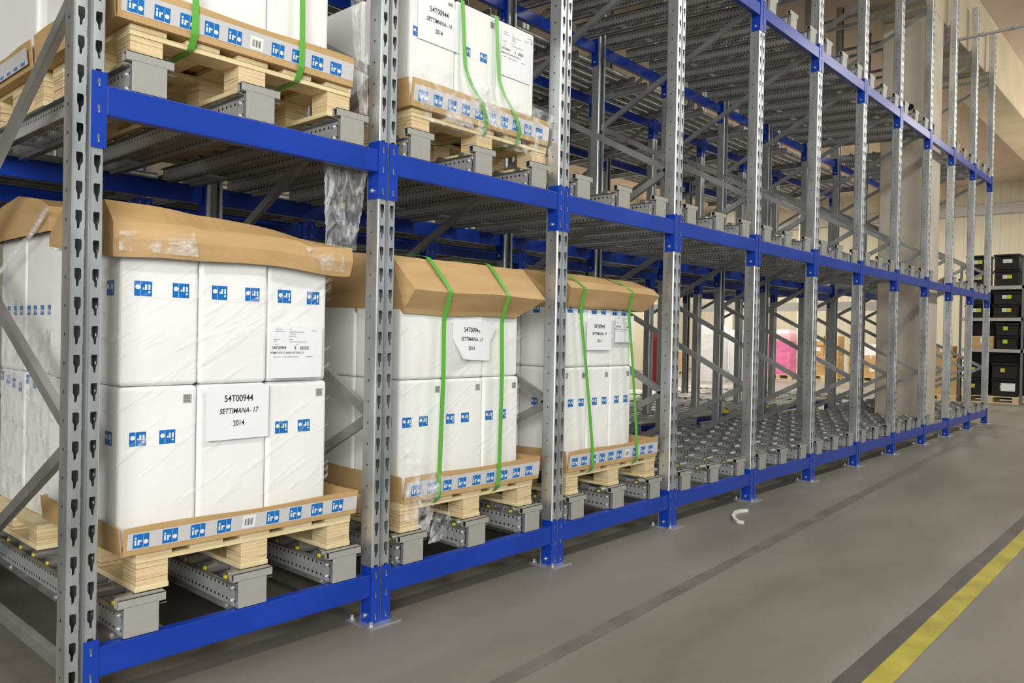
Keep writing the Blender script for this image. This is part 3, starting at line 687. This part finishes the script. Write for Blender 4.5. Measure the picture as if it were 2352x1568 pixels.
# ---------------------------------------------------------------- shelving with black crates at the end of the aisle
TX = 19.8
def crate(y0, y1, z0, h, label, l1=('label_white', 'label_yellow'), big=False):
    t = thing('plastic_crate', label, 'crate', (TX, (y0+y1)/2, z0), 'black crates on the shelving'); W = (y1-y0)/2-.01
    b = MB(); b.box(0.0, .55, -W+.02, W-.02, 0, h-.06, 'black_plastic'); b.box(-.02, .57, -W, W, h-.055, h-.008, 'black_plastic')
    b.box(-.012, .01, -W*.9, -W*.8, .02, h-.06, 'black_plastic'); b.box(-.012, .01, W*.8, W*.9, .02, h-.06, 'black_plastic')
    b.build('crate_body', t, bevel=.01)
    lw = .09
    for i, c_ in enumerate(l1):
        if c_:
            p = MB(); y = .05-i*lw*1.02-.02; p.box(-.026, -.022, y-lw/2, y+lw/2, h*.42, h*.42+.085, c_); p.build('card_label', t)
    if big:
        p = MB(); p.box(-.028, -.023, -.22, .06, .12, .30, 'paper'); p.build('paper_label', t)
    return t
LY = ('label_yellow', None); 
nm = {0: 'right', 1: 'left'}
for s, (ya, yb) in enumerate(((.44, .99), (1.06, 1.56))):
    side = nm[s]
    crate(ya, yb, 2.70, .36, 'lower black crate on the top shelf, %s stack' % side)
    crate(ya, yb, 3.06, .36, 'upper black crate on the top shelf, %s stack' % side, ('label_white', 'label_white') if s == 0 else ('label_white', 'label_yellow'))
    crate(ya, yb, 1.97, .30, 'lower black crate on the second shelf, %s stack' % side)
    crate(ya, yb, 2.27, .30, 'upper black crate on the second shelf, %s stack' % side)
    crate(ya-(.0 if s else 0), yb-.0, .17, .40, 'lower black crate on the floor pallet, %s stack' % side, LY, s == 0)
    crate(ya, yb, .57, .36, 'upper black crate on the floor pallet, %s stack' % side, LY)
crate(.44, .92, 1.25, .30, 'lower black crate on the low shelf, right stack', LY); crate(.44, .92, 1.55, .30, 'upper black crate on the low shelf, right stack', LY)
crate(-.25, .30, 2.70, .36, 'lower black crate on the top shelf, rightmost stack'); crate(-.25, .30, 1.97, .36, 'black crate on the second shelf, rightmost stack'); crate(-.25, .30, 1.25, .36, 'black crate on the low shelf, rightmost stack')
t = thing('shelving_rack', 'dark steel shelving rack holding black crates at the end of the aisle', 'shelving', (TX, 0, 0))
for y in (1.63, .385, -.9):
    for x in (0, .7): link('post', boxm('post', x-.025, x+.025, y-.022, y+.022, 0, 3.2, 'galv_dark'), t)
link('back_panel', boxm('back_panel', .79, .80, -.9, 1.62, .05, 2.66, 'black_plastic'), t)
for z in (1.22, 1.94, 2.67):
    link('shelf', boxm('shelf', 0.03, .7, -.88, 1.61, z-.01, z+.018, 'galv_dark'), t)
    link('shelf_beam', boxm('shelf_beam', -.025, .03, -.88, 1.61, z-.05, z+.025, 'grey_paint'), t)
pallet(TX-.03, TX+.77, .42, 1.56, 0, 'yellowish wooden pallet under the black crates at the aisle end', .16)
def carton(x, y, z, sx, sy, sz, label, rot=0, mt='card', paper=True, group='cardboard cartons at the far end'):
    t = thing('cardboard_carton', label, 'carton', (x, y, z), group, (0, 0, rot))
    link('carton_body', boxm('carton_body', -sx/2, sx/2, -sy/2, sy/2, 0, sz, mt), t, bevel=.01)
    b = MB(); b.box(-sx/2-.002, sx/2+.002, -.025, .025, sz-.12, sz+.002, 'tape_grey'); b.build('sealing_tape', t)
    if paper: b = MB(); b.box(-sx/2-.004, -sx/2, -.12, .04, sz*.45, sz*.85, 'paper'); b.build('paper_label', t)
    return t
carton(TX+.26, 1.18, 1.24, .4, .46, .30, 'brown carton beside the crates on the low shelf')
carton(TX+.2, 1.95, .13, .5, .56, .88, 'tall brown carton on a pallet left of the crate shelving')
pallet(TX-.2, TX+.6, 1.66, 2.3, 0, 'wooden pallet under the tall carton left of the shelving', .13)
carton(TX+.2, 2.0, 1.012, .45, .45, .28, 'small brown carton on top of the tall carton')
# ---------------------------------------------------------------- goods in the hall behind the rack
def stack(px, py, W, H, label, cols, wrap='card', seed=0):
    rnd = random.Random(seed)
    pallet(px-.4, px+.4, py-W/2, py+W/2, 0, 'wooden pallet under %s' % label, .15, 'pallets on the hall floor')
    z = .152; i = 0
    while z < H:
        h = rnd.uniform(.28, .42); k = 0
        n = cols
        for c_ in range(n):
            carton(px+rnd.uniform(-.03, .03), py-W/2+(c_+.5)*W/n, z, .6, W/n-.02, h-.003, '%s carton in row %s of %s' % (['left', 'middle', 'right', 'far right'][n-1-c_], ['one', 'two', 'three', 'four', 'five', 'six'][i], label), 0, wrap if rnd.random() < .9 else 'paper', rnd.random() < .5, 'cartons stacked in the hall')
        z += h; i += 1
stack(27.0, 7.35, 1.0, 1.3, 'the brown stack near the end wall', 2, seed=1)
stack(27.4, 6.15, 1.0, 1.25, 'the brown stack beside the pillar', 2, seed=2)
stack(26.0, 6.75, .5, .75, 'the low stack between the brown stacks', 1, seed=3)
stack(25.0, 12.6, 1.0, .7, 'the low stack at the back wall', 2, seed=5)
stack(17.0, 10.2, .7, .5, 'the low stack behind the roller beds', 2, seed=6)
def column(px, py, rx, ry, H, mt, label, cat, top=None, z0=0.15, squash=.9):
    b = MB(); n = 20; rings = []
    for j in range(13):
        f = j/12; z = z0+(H-z0)*f; k = 1 if f < .82 else math.sqrt(max(0, 1-((f-.82)/.2)**2))*.35+.65
        rings.append([(px+math.copysign(abs(math.cos(a))**.35, math.cos(a))*rx*k*(1+.03*noise.noise(Vector((a*2, z*6, px)))), py+math.copysign(abs(math.sin(a))**.35, math.sin(a))*ry*k*(1+.04*noise.noise(Vector((a*3, z*7, py)))), z) for a in [2*math.pi*i/n for i in range(n)]])
    vs = sum(rings, [])
    b.add(vs[:n*10], [(j*n+i, j*n+(i+1) % n, (j+1)*n+(i+1) % n, (j+1)*n+i) for j in range(9) for i in range(n)], mt, False)
    b.add(vs[n*9:], [(j*n+i, j*n+(i+1) % n, (j+1)*n+(i+1) % n, (j+1)*n+i) for j in range(3) for i in range(n)]+[list(range(3*n, 4*n))], top or mt, False)
    return tag(b.build(cat.replace(' ', '_')), label, cat)
column(26.0, 8.55, .4, .42, 1.72, 'pink', 'tall load wrapped in bright pink film on a pallet', 'wrapped load', 'pink_pale')
pallet(25.6, 26.4, 8.05, 9.0, 0, 'wooden pallet under the pink wrapped load', .15, 'pallets on the hall floor')
column(24.0, 8.75, .3, .3, 1.5, 'rope', 'pale wrapped roll standing beside the pink load', 'wrapped roll', z0=0)
column(22.0, 9.15, .35, .42, 1.80, 'paper', 'tall stack of goods in ribbed white wrap', 'white stack', z0=0)
column(22.4, 8.35, .3, .32, 1.65, 'paper', 'second tall white wrapped stack, right of the ribbed one', 'white stack', z0=0)
column(18.4, 9.0, .2, .3, 1.5, 'red', 'dark red cabinet standing behind the roller beds', 'cabinet', z0=0)
column(23.5, 10.4, .3, .12, 1.9, 'navy', 'narrow dark blue cabinet near the white stacks', 'cabinet', z0=0)
b = MB(); b.box(29.0, 29.6, 5.0, 14, 0, 1.0, 'white_paint'); 
b = MB()
for z in (2.32, ): b.box(23.9, 24.0, 4.6, 14, z-.02, z+.26, 'grey_paint')
for y in (5.2, 8.0, 10.8, 13.6): b.box(23.88, 24.02, y-.06, y+.06, 0, 2.6, 'white_paint')
tag(b.build('goal_rail'), 'long grey horizontal steel rail on white posts across the hall', 'steel rail')
for k, y in enumerate((6.4, 9.6, 12.8)):
    b = MB(); b.box(30.7, 30.84, y, y+.35, 0, 6.9, 'white_paint'); tag(b.build('wall_post'), '%s pale steel wall post on the end wall, counted from the pillar' % ORD[k], 'wall post', 'posts on the end wall')
